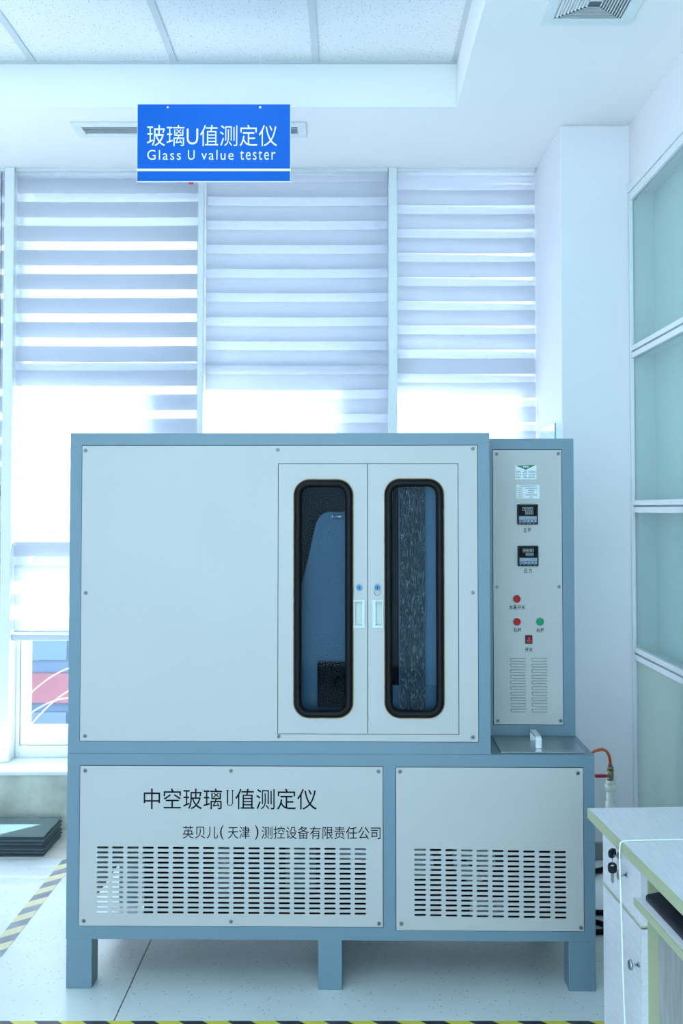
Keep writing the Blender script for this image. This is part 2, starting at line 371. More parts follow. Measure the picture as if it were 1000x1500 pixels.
# ------------------------------------------------------------ zebra blinds
PB = .1228; OB = .0785
def blind(x0, x1, zbot, ztop1, label, offset, tilt, shift_top=0, cord=False):
    t = thing('zebra_blind', label, 'blind', ((x0 + x1) / 2, 5.50, 0), 0, None)
    hw = (x1 - x0) / 2
    # headrail and fabric tube tucked under the soffit
    boxo('headrail', (-hw, hw, -.03, .06, Z_S - .014, Z_S - .001), M['white'], t)
    def strip(z0, z1, y, sag=.0):
        bm = bmesh.new(); N = 10; rows = []
        for i in range(N + 1):
            x = -hw + 2 * hw * i / N; s = sag * (1 - (2 * i / N - 1) ** 2)
            rows.append([bm.verts.new((x, y + .0012 * math.sin(i * 1.7), z0 - s)), bm.verts.new((x, y, z1 - s))])
        for i in range(N): bm.faces.new((rows[i][0], rows[i + 1][0], rows[i + 1][1], rows[i][1]))
        return bm
    dm = mesh_of(strip(-OB, 0, 0, .003), 'fabric_band', M['band'])
    sm = mesh_of(strip(-(PB - OB), 0, 0, .003), 'sheer_band', M['sheer'])
    n = 0; z = ztop1
    top = strip(z, Z_S - .014, 0, .0); obj('sheer_band', top, M['sheer'], t)
    while z - OB > zbot + .01:
        link('fabric_band', dm, t, (0, 0, z)); z -= OB
        if z - (PB - OB) <= zbot + .01: break
        link('sheer_band', sm, t, (0, 0, z)); z -= (PB - OB)
    zend = z
    if zend > zbot + .025: obj('sheer_band', strip(zbot + .02, zend, 0), M['sheer'], t)
    # rear layer of the same cloth
    bm = bmesh.new(); z = ztop1 + offset + 2 * PB
    def q(za, zb, mi):
        za = min(za, Z_S - .02); zb = max(zb, zbot + .02)
        if za - zb < .002: return
        s = math.tan(tilt) * hw
        v = [bm.verts.new(p) for p in ((-hw, .03, zb - s), (hw, .03, zb + s), (hw, .03, za + s), (-hw, .03, za - s))]
        bm.faces.new(v).material_index = mi
    while z > zbot + .02:
        q(z, z - OB, 0); q(z - OB, z - PB, 1); z -= PB
    obj('rear_fabric', bm, [M['band'], M['sheer']], t)
    bm = bmesh.new(); box(bm, -hw - .004, hw + .004, -.012, .036, zbot - .028, zbot + .002); cyl(bm, (-hw, .012, zbot + .016), (hw, .012, zbot + .016), .006)
    obj('bottom_bar', bm, M['alu'], t, bevel=.004)
    if cord:
        tube('bead_cord', [(hw - .012, -.035, Z_S - .02), (hw - .010, -.036, 2.2), (hw - .012, -.035, 1.68)], .0016, M['ink'], t)
        bm = bmesh.new(); box(bm, hw - .022, hw - .018, -.04, -.034, 1.60, 1.655); box(bm, hw - .022, hw - .002, -.04, -.034, 1.650, 1.655); box(bm, hw - .006, hw - .002, -.04, -.034, 1.60, 1.655)
        obj('cord_clip', bm, M['ink'], t)
    return t
def zy(y): # height on the blind plane of a row measured in the photograph
    return CAM_H + 5.50 * math.tan(math.atan((745 - FPX * math.tan(PITCH) - y) / FPX) + PITCH)
blind(-2.695, -1.738, .62, zy(262), 'zebra roller blind cut off at the left edge of the view', -.01, 0, cord=True)
blind(-1.680, -.766, zy(930), zy(260.5), 'open zebra roller blind left of the blue sign, wide white gaps, bottom bar visible', .004, 0)
blind(-.720, .200, .36, zy(266), 'nearly closed zebra roller blind in the middle window behind the double-door machine', -.056, 0)
blind(.250, .947, .36, zy(278), 'zebra roller blind beside the white column, its rear bands slanting', -.081, R(-1.3))

# ------------------------------------------------------------ outside
struct(boxo('trim_8', (X_L - 2, 6, 5.86, 6.62, 3.22, 3.36), mat('concrete', (.30, .36, .38), .8)))          # sunshade over the windows
tag(boxo('ground', (-40, 40, 6.0, 60, -3.3, -3.2), M['ground']), kind='structure')
bld = thing('building', 'low blue-grey and red building seen through the left window pane', 'building', (-6.5, 17, -3.2))
boxo('building_wall', (-7, 9, 0, 5, 0, 5.4), M['facade'], bld)
for i in range(9):
    x = -5.8 + i * 1.35
    boxo('red_panel', (x, x + .42, -.06, 0, 0, 4.7), M['facade_red'], bld)
    for z in (.6, 2.4, 3.9):
        boxo('window', (x + .52, x + 1.20, -.04, 0, z, z + 1.0), M['pane_far'], bld)
boxo('red_band', (-7, 9, -.08, 0, 1.75, 2.2), M['facade_red'], bld)
def tree(x, y, z0, label):
    t = thing('bare_tree', label, 'tree', (x, y, z0)); random.seed(int(x * 10) + 99)
    tube('trunk', [(0, 0, 0), (.03, 0, 1.2), (-.03, .02, 2.4), (.02, 0, 3.4)], .03, M['bark'], t)
    for i in range(11):
        a = random.uniform(0, 6.28); z = 1.3 + i * .2; L = random.uniform(.6, 1.2)
        p = [(0, 0, z), (L * .5 * math.cos(a), L * .5 * math.sin(a), z + L * .45), (L * math.cos(a), L * math.sin(a), z + L * .55), (L * 1.25 * math.cos(a), L * 1.2 * math.sin(a), z + L * .25)]
        tube('branch', p, .007, M['bark'], t, res=2)
tree(-3.75, 12.5, -3.2, 'bare pale tree standing outside the left window pane')

# ------------------------------------------------------------ sign
sg = thing('hanging_sign', 'blue hanging sign with white Chinese and English lettering', 'sign', (-.541, 4.35, 2.855))
SW, SH = .307, .312
boxo('sign_board', (-SW, SW, -.004, .004, 0, SH), M['signblue'], sg)
bm = bmesh.new(); box(bm, -SW - .002, SW + .002, -.0045, .0045, -.004, 0); box(bm, -SW - .002, -SW, -.0045, .0045, 0, SH); box(bm, SW, SW + .002, -.0045, .0045, 0, SH)
obj('edge_trim', bm, M['acrylic'], sg)
boxo('white_stripe', (-SW, SW, -.0052, -.004, .040, .050), M['signwhite'], sg)
sx = lambda px: (px - 313.5) * (SW / 111.5); sz = lambda py: (265 - py) * (SH / 112)
lettering('玻璃U值测定仪', sx(216), sx(406), sz(214), sz(183), -.004, M['signwhite'], sg, thin=-.006)
for t_, p0_, p1_, top_ in (('Glass', 216.5, 265.5, 219.6), ('U', 276, 285.5, 220), ('value', 295.5, 342.5, 219.6), ('tester', 352, 403.5, 220.8)):
    lettering(t_, sx(p0_), sx(p1_), sz(234), sz(top_), -.004, M['signwhite'], sg, space=1.22, thin=-.006)
for x in (sx(246), sx(381)):
    tube('thread', [(x, 0, SH - .012), (x, 0, SH + .2), (x, 0, Z_T - 2.855)], .0008, M['signwhite'], sg, smooth=False, res=1)
    bm = bmesh.new(); cyl(bm, (x, -.006, SH - .012), (x, .006, SH - .012), .004, seg=10); obj('eyelet', bm, M['silver'], sg)
boxo('red_clip', (sx(277), sx(284), -.003, .003, -.012, -.003), M['redgrip'], sg)

# ------------------------------------------------------------ ceiling air outlets
dv = thing('slot_diffuser', 'long white slot air diffuser in the lowered ceiling behind the blue sign', 'air vent', (-.715, 4.90, Z_S))
bm = bmesh.new()
for (a, b, c, d) in ((-.525, .525, -.092, -.052), (-.525, .525, .052, .092), (-.525, -.485, -.052, .052), (.485, .525, -.052, .052)): box(bm, a, b, c, d, -.010, 0)
obj('vent_frame', bm, M['white'], dv, bevel=.002)
boxo('vent_back', (-.485, .485, -.052, .052, -.001, .0), M['alu'], dv)
for k in range(5):
    y = -.042 + k * .021
    bm = bmesh.new(); prism(bm, [(y - .007, -.008), (y + .005, -.002), (y + .007, -.002), (y - .005, -.009)], 'x', -.485, .485); obj('slat', bm, M['white'], dv)
d4 = thing('square_diffuser', 'square white four-way air diffuser in the ceiling at upper right', 'air vent', (.838, 3.66, Z_S))
bm = bmesh.new(); H = .160
for (a, b, c, d) in ((-H, H, -H, -.118), (-H, H, .118, H), (-H, -.118, -.118, .118), (.118, H, -.118, .118)): box(bm, a, b, c, d, -.008, 0)
obj('vent_frame', bm, mat('vent_white', (.76, .82, .82), .5), d4, bevel=.002)
boxo('vent_back', (-.118, .118, -.118, .118, -.001, 0), mat('duct_grey', (.16, .18, .19), .7), d4)
for side in range(4):
    q = Matrix.Rotation(side * math.pi / 2, 4, 'Z')
    for k in range(9):
        r = .110 - k * .0105; L = r - .004
        bm = bmesh.new()
        tl = .004 if side % 2 == 0 else -.003
        prism(bm, [(r - .0045, -.007), (r - .0025, -.008), (r + .0045, -.001), (r + .0025, -.001)], 'x', -L, L)
        bmesh.ops.transform(bm, matrix=q, verts=bm.verts); obj('slat', bm, M['white'], d4)

# ------------------------------------------------------------ hazard tape on the floor
tag(boxo('hazard_tape', (-1.30, .86, 3.275, 3.338, .0005, .0012), M['tape_front']), 'black and yellow hazard tape across the floor in front of the machine', 'floor tape')
tag(boxo('hazard_tape', (-1.252, -1.192, 3.339, 4.86, .0005, .0012), M['tape_glare']), 'yellow and black hazard tape paled by painted glare, along the floor left of the machine', 'floor tape')

# ------------------------------------------------------------ stack of glass units on the stone plinth
zz = .002
pos = ['bottom', 'second from the bottom', 'middle', 'second from the top', 'topmost']
for k in range(5):
    th = .018; dx = (-.003, .004, -.006, .003, 0)[k]; dy = (.006, -.004, .008, -.002, 0)[k]
    t = thing('glass_unit', 'dark sealed glass unit, %s in the stack under the left window' % pos[k], 'glass sheet', (-1.90 + dx, 5.035 + dy, zz), 0, 'glass units stacked on the stone plinth')
    boxo('glass_pane', (-.555, .555, -.155, .155, 0, .003), M['sheetglass'], t, bevel=.0008)
    boxo('spacer', (-.549, .549, -.149, .149, .003, .0145), M['sheetedge'], t)
    boxo('glass_pane', (-.555, .555, -.155, .155, .0145, .0175), M['sheetglass'], t, bevel=.0008)
    zz += th

# ------------------------------------------------------------ glass sheet leaning by the column
gp = thing('glass_sheet', 'clear upright glass sheet with green edge beside the white column', 'glass sheet', (.925, 5.07, .002))
boxo('pane', (-.003, .003, -.19, .195, 0, 1.918), M['screen'], gp)
boxo('green_edge', (-.0035, .0035, -.194, -.19, 0, 1.920), M['greenglass'], gp)

# ------------------------------------------------------------ glazed cabinet in the right wall
gc = thing('glazed_cabinet', 'tall glazed wall cabinet with white rails along the right wall', 'cabinet', (X_R, 0, 0))
Y0, Y1 = -.398, 4.852
boxo('back_panel', (.10, .118, Y0, Y1, .002, 2.98), M['cab_back'], gc)
boxo('end_panel', (.022, .10, Y1 - .018, Y1, .002, 2.98), M['cab_in'], gc)
boxo('end_panel', (.022, .10, Y0, Y0 + .018, .002, 2.98), M['cab_in'], gc)
boxo('top_panel', (-.012, .118, Y0, Y1, 2.952, 2.984), M['white'], gc, bevel=.003)
rz = [2.235, 1.55, .905]
for z in rz:
    boxo('shelf', (.025, .10, Y0 + .02, Y1 - .02, z - .012, z + .002), M['cab_in'], gc)
    boxo('rail', (-.006, .022, Y0 + .02, Y1 - .02, z + .004, z + .026), M['white'], gc, bevel=.002)
    boxo('rail', (-.006, .022, Y0 + .02, Y1 - .02, z - .028, z - .004), M['white'], gc, bevel=.002)
    boxo('track', (.002, .020, Y0 + .02, Y1 - .02, z - .004, z + .004), M['gasket_g'], gc)
boxo('rail', (-.006, .022, Y0 + .02, Y1 - .02, 2.915, 2.950), M['white'], gc, bevel=.002)
boxo('rail', (-.006, .022, Y0 + .02, Y1 - .02, .002, .06), M['white'], gc, bevel=.002)
ypost = [Y1 - .010, 3.55, 2.25, .95, Y0 + .01]
for y in ypost: boxo('post', (-.008, .022, y - .010, y + .010, .002, 2.95), M['white'], gc, bevel=.002)
lv = [.06] + sorted([z for z in rz]) + [2.915 - .026]
for a, b in zip(ypost[:-1], ypost[1:]):
    for i in range(4):
        z0 = lv[i] + (.0 if i == 0 else .026); z1 = lv[i + 1] - (.028 if i < 3 else -.026)
        boxo('glass_door', (.006, .011, b + .010, a - .010, z0, z1), M['frost'] if i == 0 else M['cabglass'], gc)
    
# ------------------------------------------------------------ the machine
YF = 3.55
def pu(px, py=900, Y=YF):   # metres across, on the front plane, from a point measured in the photograph
    e = math.atan((745 - FPX * math.tan(PITCH) - py) / FPX) + PITCH; z = Y * math.tan(e)
    return (px - 510) / FPX * (Y * math.cos(PITCH) + z * math.sin(PITCH))
def pz(py, Y=YF):
    return CAM_H + Y * math.tan(math.atan((745 - FPX * math.tan(PITCH) - py) / FPX) + PITCH)
mc = thing('glass_tester', 'large blue-grey and cream glass testing machine on legs with two windowed doors', 'machine', (-.05, YF, 0), R(-.75))
OX = .05                                     # local x = world x + OX
U = lambda px, py=900: pu(px, py) + OX
Z = pz
ZB = Z(1105); ZT = Z(634.5); XL = U(100, 870); XM = U(717, 870); XBR = U(870, 1240)
# upper chamber
bm = bmesh.new(); DP = .82; a0 = U(117, 870); a1 = U(700, 870); z0 = Z(1087); z1 = Z(652)
ring(bm, rect(XL, XM, ZB + .001, ZT), [rect(a0, a1, z0, z1)], 0, .05)
box(bm, XL, XL + .02, .05, DP, ZB + .001, ZT); box(bm, XM - .02, XM, .05, DP, ZB + .001, ZT); box(bm, XL + .02, XM - .02, .05, DP, ZT - .02, ZT); box(bm, XL + .02, XM - .02, .05, DP, ZB + .001, ZB + .02)
box(bm, XL + .02, XM - .02, DP - .02, DP, ZB + .02, ZT - .02)
obj('chamber_frame', bm, M['blue'], mc, bevel=.002)
# screws
bm = bmesh.new(); cyl(bm, (0, 0, 0), (0, -.002, 0), .0066, .0062, 16); cyl(bm, (0, -.002, 0), (0, -.0038, 0), .0055, .0035, 16)
box(bm, -.003, .003, -.0042, -.0037, -.0007, .0007, 1); box(bm, -.0007, .0007, -.0042, -.0037, -.003, .003, 1)
screw_me = mesh_of(bm, 'screw', [M['steel'], M['ink']])
def screws(parent, pts, y):
    for px, py in pts: link('screw', screw_me, parent, (U(px, py), y, Z(py)))
g = .0022
du0, du1, duz0, duz1 = U(406.5), U(671.5), Z(1075.5), Z(679)
up = plate('upper_panel', rect(a0 + .002, a1 - .002, z0 + .002, z1 - .002), [rect(du0, du1, duz0, duz1)], -.002, .012, M['panel'], mc)
screws(up, [(124, 660), (406.5, 659), (692, 657.5), (124.5, 869), (692, 868), (123.5, 1079), (408, 1079), (692, 1079.5)], -.002)
bm = bmesh.new()   # dark joint behind the panel edge and round the doors
box(bm, a0, a1, .014, .016, z1 - .02, z1); box(bm, a0, a1, .014, .016, z0, z0 + .02); box(bm, a0, a0 + .02, .014, .016, z0, z1); box(bm, a1 - .02, a1, .014, .016, z0, z1)
for (p, q, r, s) in ((du0 - .02, du1 + .02, duz1 - .004, duz1 + .02), (du0 - .02, du1 + .02, duz0 - .02, duz0 + .004), (du0 - .02, du0 + .004, duz0, duz1), (du1 - .004, du1 + .02, duz0, duz1)): box(bm, p, q, .017, .019, r, s)
obj('joint_lining', bm, M['rubber'], mc)
dmid = U(538.5)
def door(x0, x1, w0, w1, wz0, wz1, hx, lx):
    r = .048
    hz0, hz1 = Z(918.5), Z(878.5); wd = U(534, 900) - U(518, 900)
    pk = rect(hx + .0045, hx + wd - .009, hz0 + .006, hz1 - .006) if hx < dmid else rect(hx + .011, hx + wd - .0045, hz0 + .006, hz1 - .006)
    d = plate('door', rect(x0, x1, duz0 + g, duz1 - g), [rrect(w0, w1, wz0, wz1, r), pk], -.004, .014, M['panel'], mc)
    boxo('handle_pocket', (pk[0][0] - .002, pk[1][0] + .002, .008, .010, pk[0][1] - .002, pk[2][1] + .002), M['handle'], d)
    # rubber gasket: rounded section swept round the window
    ring = rrect(w0 + .001, w1 - .001, wz0 + .001, wz1 - .001, r - .001, 10)
    for nm, rad, yy, mm, inset in (('gasket', .0125, -.006, M['rubber'], .010), ('rust_ring', .0016, -.0045, M['rust'], -.0035)):
        rg = rrect(w0 + inset, w1 - inset, wz0 + inset, wz1 - inset, r - inset, 10)
        tube(nm, [(p[0], yy, p[1]) for p in rg], rad, mm, d, cyclic=True, smooth=False)
    plate('window_glass', rrect(w0 + .006, w1 - .006, wz0 + .006, wz1 - .006, r - .006), [], .000, .004, M['doorglass'], d)
    # recessed pull handle
    hd = plate('pull_handle', rect(hx, hx + wd, hz0, hz1), [pk], -.008, -.004, M['handle'], d, bevel=.0008)
    bm = bmesh.new(); box(bm, hx - .001, hx + wd + .001, -.0095, -.004, hz0 - .003, hz0 + .002)
    obj('handle_lip', bm, M['handle'], d, bevel=.0008)
    lz = Z(860.5); bm = bmesh.new(); cyl(bm, (lx, -.004, lz), (lx, -.011, lz), .0112, .0106, 24, 0); cyl(bm, (lx, -.011, lz), (lx, -.0125, lz), .0095, .0088, 20, 1); box(bm, lx - .0012, lx + .0012, -.0132, -.0124, lz - .004, lz + .004, 2)
    obj('lock', bm, [M['steel'], M['lockblue'], M['ink']], d)
    return d
dl = door(du0 + g, dmid - .0010, U(431.5), U(515.5), Z(1050), Z(704), U(517.7), U(526))
dr = door(dmid + .0010, du1 - g, U(564.5), U(648.5), Z(1050), Z(703), U(545), U(552.5))
ringp = [(U(552.5) + .0095 * math.sin(t * math.pi / 8), -.013, Z(867.5) + .0095 * math.cos(t * math.pi / 8)) for t in range(16)]
tube('key_ring', ringp, .0008, M['steel'], dr, cyclic=True, smooth=False, res=2)
tag(dr, 'right-hand door with a key ring in its lock')
# inside the chamber
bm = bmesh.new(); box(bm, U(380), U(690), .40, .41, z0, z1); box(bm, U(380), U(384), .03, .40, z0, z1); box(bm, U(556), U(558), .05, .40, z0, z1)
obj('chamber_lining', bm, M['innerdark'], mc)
pts = [(U(430), Z(1062)), (U(430), Z(905)), (U(437), Z(870)), (U(460), Z(768)), (U(466), Z(756)), (U(476), Z(750)), (U(530), Z(750)), (U(530), Z(1062))]
bm = bmesh.new(); prism(bm, pts, 'y', .085, .10); obj('inner_shield', bm, M['innerblue'], mc, bevel=.003)
bm = bmesh.new(); box(bm, U(464), U(518), .050, .082, Z(1040), Z(974)); box(bm, U(464), U(468), .046, .05, Z(1040), Z(974)); cyl(bm, (U(500), .05, Z(1005)), (U(500), .035, Z(1005)), .028, .022, 24)
obj('inner_box', bm, M['blackbox'], mc, bevel=.002)
bm = bmesh.new(); cyl(bm, (U(486), .070, Z(757)), (U(508), .070, Z(757)), .006); cyl(bm, (U(486), .070, Z(757)), (U(486), .085, Z(757)), .003); obj('lamp_glint', bm, M['silver'], mc)  # silver capsule shaped to imitate a lamp's reflection behind the door glass
boxo('cold_plate', (U(586), U(623.5), .045, .06, Z(1062), Z(694)), M['frostplate'], mc)
boxo('cold_plate_edge', (U(586) - .003, U(586), .044, .062, Z(1062), Z(694)), M['meter_grey'], mc)
boxo('slide_post', (U(624), U(662), .065, .075, Z(1062), Z(694)), mat('slide_blue', (.20, .35, .43), .4), mc)
boxo('inner_base', (U(558), U(662), .062, .085, Z(1062), Z(1008)), M['innerblue'], mc)

# control cabinet, set back from the front plane
YC = .285; YCW = YF + YC
V = lambda px, py=850: pu(px, py, YCW) + OX
ZV = lambda py: pz(py, YCW)
bm = bmesh.new(); c0 = XM + .001; c1 = V(838.5, 850); ct = ZV(643); p0, p1, pz0, pz1 = V(719.5), V(821.5), ZV(1061.5), ZV(658.5)
ring(bm, rect(c0, c1, ZB + .001, ct), [rect(p0, p1, pz0, pz1)], YC, YC + .03)
box(bm, c0, c0 + .004, YC + .03, DP, ZB + .001, ct); box(bm, c1 - .004, c1, YC + .03, DP, ZB + .001, ct); box(bm, c0 + .004, c1 - .004, DP - .004, DP, ZB + .001, ct); box(bm, c0 + .004, c1 - .004, YC + .03, DP - .004, ct - .004, ct)
obj('control_frame', bm, M['blue'], mc, bevel=.0015)
YP = YC - .001
cp = plate('control_panel', rect(p0 + .002, p1 - .002, pz0 + .002, pz1 - .002), [], YP, YC + .010, M['panel'], mc)
boxo('panel_shadow_gap', (p0, p1, YC + .012, YC + .014, pz0, pz1), M['rubber'], mc)
for px, py in [(725, 665.5), (815, 665), (725.5, 860), (816, 859.5), (727, 1055), (818.5, 1055)]:
    link('screw', screw_me, cp, (V(px, py), YP, ZV(py)))
def vtext(t, px0, px1, py0, py1): lettering(t, V(px0), V(px1), ZV(py1), ZV(py0), YP, M['ink'], cp, thin=.008)
vtext('位 移', 764.5, 776, 773, 780); vtext('压 力', 765, 776.5, 832.5, 839.5)
vtext('水泵开关', 743, 766.5, 886, 892.5); vtext('左移', 749, 761, 919.5, 926); vtext('右移', 782.5, 794, 919.5, 926); vtext('开关', 766, 777, 948, 954.5)
# stickers
st = thing_part = boxo('paper_sticker', (V(753.3), V(784), YP - .0006, YP, ZV(702.5), ZV(681.5)), M['paper'], mc)
tag(st, 'paper sticker with a green triangle')
bm = bmesh.new(); prism(bm, [(V(753.5), ZV(682.2)), (V(783.5), ZV(681.2)), (V(768.5), ZV(688.5))], 'y', YP - .0011, YP - .0006); obj('green_triangle', bm, M['dkgreen'], st)
bm = bmesh.new()
for k in range(3): box(bm, V(764.5 + k * 3), V(766.5 + k * 3), YP - .0015, YP - .0011, ZV(685), ZV(683))
obj('print', bm, M['paper'], st)
random.seed(3); bm = bmesh.new()
for r in range(5):
    y = 690 + r * 2.35; x = 754.5
    while x < 782:
        w = random.uniform(.7, 2.2)
        if not (760 < x < 763.5 or 770 < x < 772): box(bm, V(x), V(min(x + w, 783)), YP - .0010, YP - .0006, ZV(y + 1.0), ZV(y))
        x += w + random.uniform(.3, .9)
obj('print', bm, M['meter_grey'], st)
pl = boxo('rating_plate', (V(754.8), V(788.3), YP - .0012, YP, ZV(730.2), ZV(710.6)), M['paper'], mc)
tag(pl, 'small silver-white rating plate with ruled rows'); bm = bmesh.new()
for r in range(1, 6): box(bm, V(755.5), V(787.5), YP - .0015, YP - .0012, ZV(710.8 + r * 3.2) - .0002, ZV(710.8 + r * 3.2) + .0002)
box(bm, V(763.5) - .0002, V(763.5) + .0002, YP - .0015, YP - .0012, ZV(730), ZV(714))
for r in range(6):
    y = 711.7 + r * 3.2
    if r: 
        for k in range(3): box(bm, V(756.3 + k * 2.3), V(757.6 + k * 2.3), YP - .0016, YP - .0012, ZV(y + 1.2), ZV(y))
    x, xe = ((760, 783), (768, 784), (772, 780), (772, 780), (768, 784), (774, 779))[r]
    while x < xe: box(bm, V(x), V(x + 1.1), YP - .0016, YP - .0012, ZV(y + 1.2), ZV(y)); x += 1.7
obj('print', bm, M['meter_grey'], pl)
SEG = {'a': (0, 1, .9, 1), 'g': (0, 1, .45, .55), 'd': (0, 1, 0, .1), 'f': (0, .16, .5, 1), 'b': (.84, 1, .5, 1), 'e': (0, .16, 0, .5), 'c': (.84, 1, 0, .5)}
def meter(cx, cy):
    x0, x1, za, zb = V(cx - 15), V(cx + 15), ZV(cy + 14.7), ZV(cy - 14.7)
    m = boxo('panel_meter', (x0, x1, YP - .012, YP, za, zb), M['dark'], mc, bevel=.002); w = x1 - x0; h = zb - za
    f = lambda u: x0 + u * w; q = lambda v: zb - v * h
    boxo('screen', (f(.06), f(.94), YP - .0125, YP - .012, q(.55), q(.06)), M['blackbox'], m)
    bm = bmesh.new()
    for (ua, ub, va, vb) in ((.24, .78, .14, .31), (.38, .78, .35, .49)):
        for k in range(4):
            cw = (ub - ua) / 4; xa = ua + k * cw
            for s in SEG.values():
                box(bm, f(xa + cw * .82 * s[0]), f(xa + cw * .82 * s[1]), YP - .0130, YP - .0125, q(vb - (vb - va) * s[2]), q(vb - (vb - va) * s[3]))
    obj('digits', bm, M['meter_lite'], m)
    boxo('key_strip', (f(.08), f(.93), YP - .0130, YP - .012, q(.90), q(.60)), M['meter_grey'], m)
    boxo('highlight_bar', (f(.08), f(.93), YP - .0140, YP - .0125, q(.75), q(.59)), mat('meter_bar', (.20, .27, .34), .3), m)
    bm = bmesh.new()
    for k in range(4): 
        u = .36 + k * .17; box(bm, f(u - .035), f(u + .035), YP - .0140, YP - .0130, q(.85), q(.80))
    for u in (.12, .30, .5, .62, .8): box(bm, f(u - .03), f(u + .03), YP - .0125, YP - .012, q(.955), q(.935))
    obj('key_print', bm, M['meter_lite'], m)
meter(770.3, 753.7); meter(770.6, 814.3)
M['ringmetal'] = mat('button_ring', (.55, .58, .58), .35, metal=.3)
def button(px, py, m_, name, lab):
    x, z = V(px, py), ZV(py); bm = bmesh.new(); cyl(bm, (x, YP, z), (x, YP - .006, z), .0148, .0138, 32)
    b = tag(obj('push_button', bm, M['ringmetal'], mc), lab)
    bm = bmesh.new(); cyl(bm, (x, YP - .006, z), (x, YP - .0065, z), .0132, .0132, 28); obj('button_seal', bm, M['ink'], b)
    bm = bmesh.new(); cyl(bm, (x, YP - .0065, z), (x, YP - .010, z), .0123, .0114, 28); obj('button_cap', bm, m_, b)
button(754.3, 877, M['red'], 'push_button', 'upper red push button'); button(754.6, 910.3, M['red'], 'push_button', 'lower red push button'); button(788, 910.3, M['green'], 'push_button', 'green push button')
rs = boxo('rocker_switch', (V(766.3), V(776.5), YP - .005, YP, ZV(942.3), ZV(930)), M['dark'], mc, bevel=.001)
bm = bmesh.new(); prism(bm, [(YP - .005, ZV(940.7)), (YP - .0095, ZV(940.7)), (YP - .006, ZV(936.3)), (YP - .0085, ZV(931.8)), (YP - .005, ZV(931.8))], 'x', V(768.2), V(774.8))
obj('rocker', bm, mat('rocker_red', (.40, .01, .02), .25), rs)
bm = bmesh.new(); box(bm, V(771.2), V(771.7), YP - .009, YP - .0065, ZV(935.5), ZV(933.5)); obj('print', bm, M['paper'], rs)
# pressed louvres
bm = bmesh.new(); w = V(768, 1000) - V(745, 1000); n = 10
prof = [(0, .0012), (-.0070, .0012), (-.0070, .0080), (0, .0112)]
A = [bm.verts.new((.002, YP + p[0], p[1])) for p in prof]; Bv = [bm.verts.new((w - .002, YP + p[0], p[1])) for p in prof]
for i in range(4): bm.faces.new((A[i], A[(i + 1) % 4], Bv[(i + 1) % 4], Bv[i]))
for E, xe in ((A, 0), (Bv, w)):
    t = bm.verts.new((xe, YP, .002)); t2 = bm.verts.new((xe, YP, .0085))
    bm.faces.new((E[0], E[1], t)); bm.faces.new((E[1], E[2], t2, t)); bm.faces.new((E[2], E[3], t2))
box(bm, .002, w - .002, YP - .0010, YP, -.0012, .0012, 1)  # dark strip colours in the shadow line under each hood
lou = mesh_of(bm, 'louvre', [M['panel'], M['innerdark']])
for px in (744.7, 775.8):
    for k in range(10): link('louvre', lou, cp, (V(px + k * .05, 1000), 0, ZV(968 + k * 8.22)))

# base
bm = bmesh.new(); zr = Z(1377.5); b0 = XL - .001
L0, L1, LZ0, LZ1 = U(114.7, 1240), U(561.3, 1240), Z(1358.3), Z(1122)
R0, R1, RZ0, RZ1 = U(579.2, 1240), U(854, 1240), Z(1363), Z(1123)
ring(bm, rect(b0, XBR, zr, ZB), [rect(L0, L1, LZ0, LZ1), rect(R0, R1, RZ0, RZ1)], 0, .04)
box(bm, b0, b0 + .006, .04, .85, zr, ZB); box(bm, XBR - .006, XBR, .04, .85, zr, ZB); box(bm, b0 + .006, XBR - .006, .844, .85, zr, ZB); box(bm, b0 + .006, XBR - .006, .04, .844, ZB - .006, ZB)
box(bm, b0 + .006, XBR - .006, .79, .844, zr, zr + .05)
obj('base_frame', bm, M['blue'], mc, bevel=.002)
for x0, x1 in ((XL, XL + .083), (U(465.5, 1400), U(500.7, 1400)), (XBR - .086, XBR)):
    for y in (.001, .767):
        boxo('leg', (x0, x1, y, y + .083, 0, zr), M['blue'], mc, bevel=.002)
def slot(cx, cz, w, h, n=4):
    r = h / 2; pts = []
    for sx_, a in ((1, -90), (-1, 90)):
        for i in range(n + 1):
            t = R(a + 180 * i / n); pts.append((cx + sx_ * (w / 2 - r) + r * math.cos(t), cz + r * math.sin(t)))
    return pts
def slots(px0, px1, cols, py0, py1, rows, wpx, tilt=0):
    H_ = []
    for i in range(cols):
        for j in range(rows):
            px = px0 + (px1 - px0) * i / (cols - 1); py = py0 + (py1 - py0) * j / (rows - 1) + tilt * i / (cols - 1)
            H_.append(slot(U(px, 1290), Z(py), wpx * .00219, .0068))
    return H_
lp = plate('lower_panel', rect(L0 + .002, L1 - .002, LZ0 + .002, LZ1 - .002), slots(149.2, 527.6, 18, 1242.6, 1337.3, 14, 17, .8), -.002, .001, M['panel'], mc)
rp = plate('lower_panel', rect(R0 + .002, R1 - .002, RZ0 + .002, RZ1 - .002), slots(615, 819.5, 10, 1244, 1339.5, 14, 17.2, 2.8), -.002, .001, M['panel'], mc)
screws(lp, [(123.8, 1130), (338, 1129.5), (554, 1130), (121.5, 1350.5), (338, 1350.5), (555, 1352.5)], -.002)
screws(rp, [(585.5, 1130), (845, 1131.5), (587.5, 1352.5), (849.5, 1357)], -.002)
boxo('cover_joint', (L0, L0 + .006, .003, .005, LZ0, LZ1), M['rubber'], mc); boxo('cover_joint', (L0, L1, .003, .005, LZ1 - .006, LZ1), M['rubber'], mc); boxo('cover_joint', (L1 - .006, L1, .003, .005, LZ0, LZ1), M['rubber'], mc); boxo('cover_joint', (L0, L1, .003, .005, LZ0, LZ0 + .006), M['rubber'], mc)
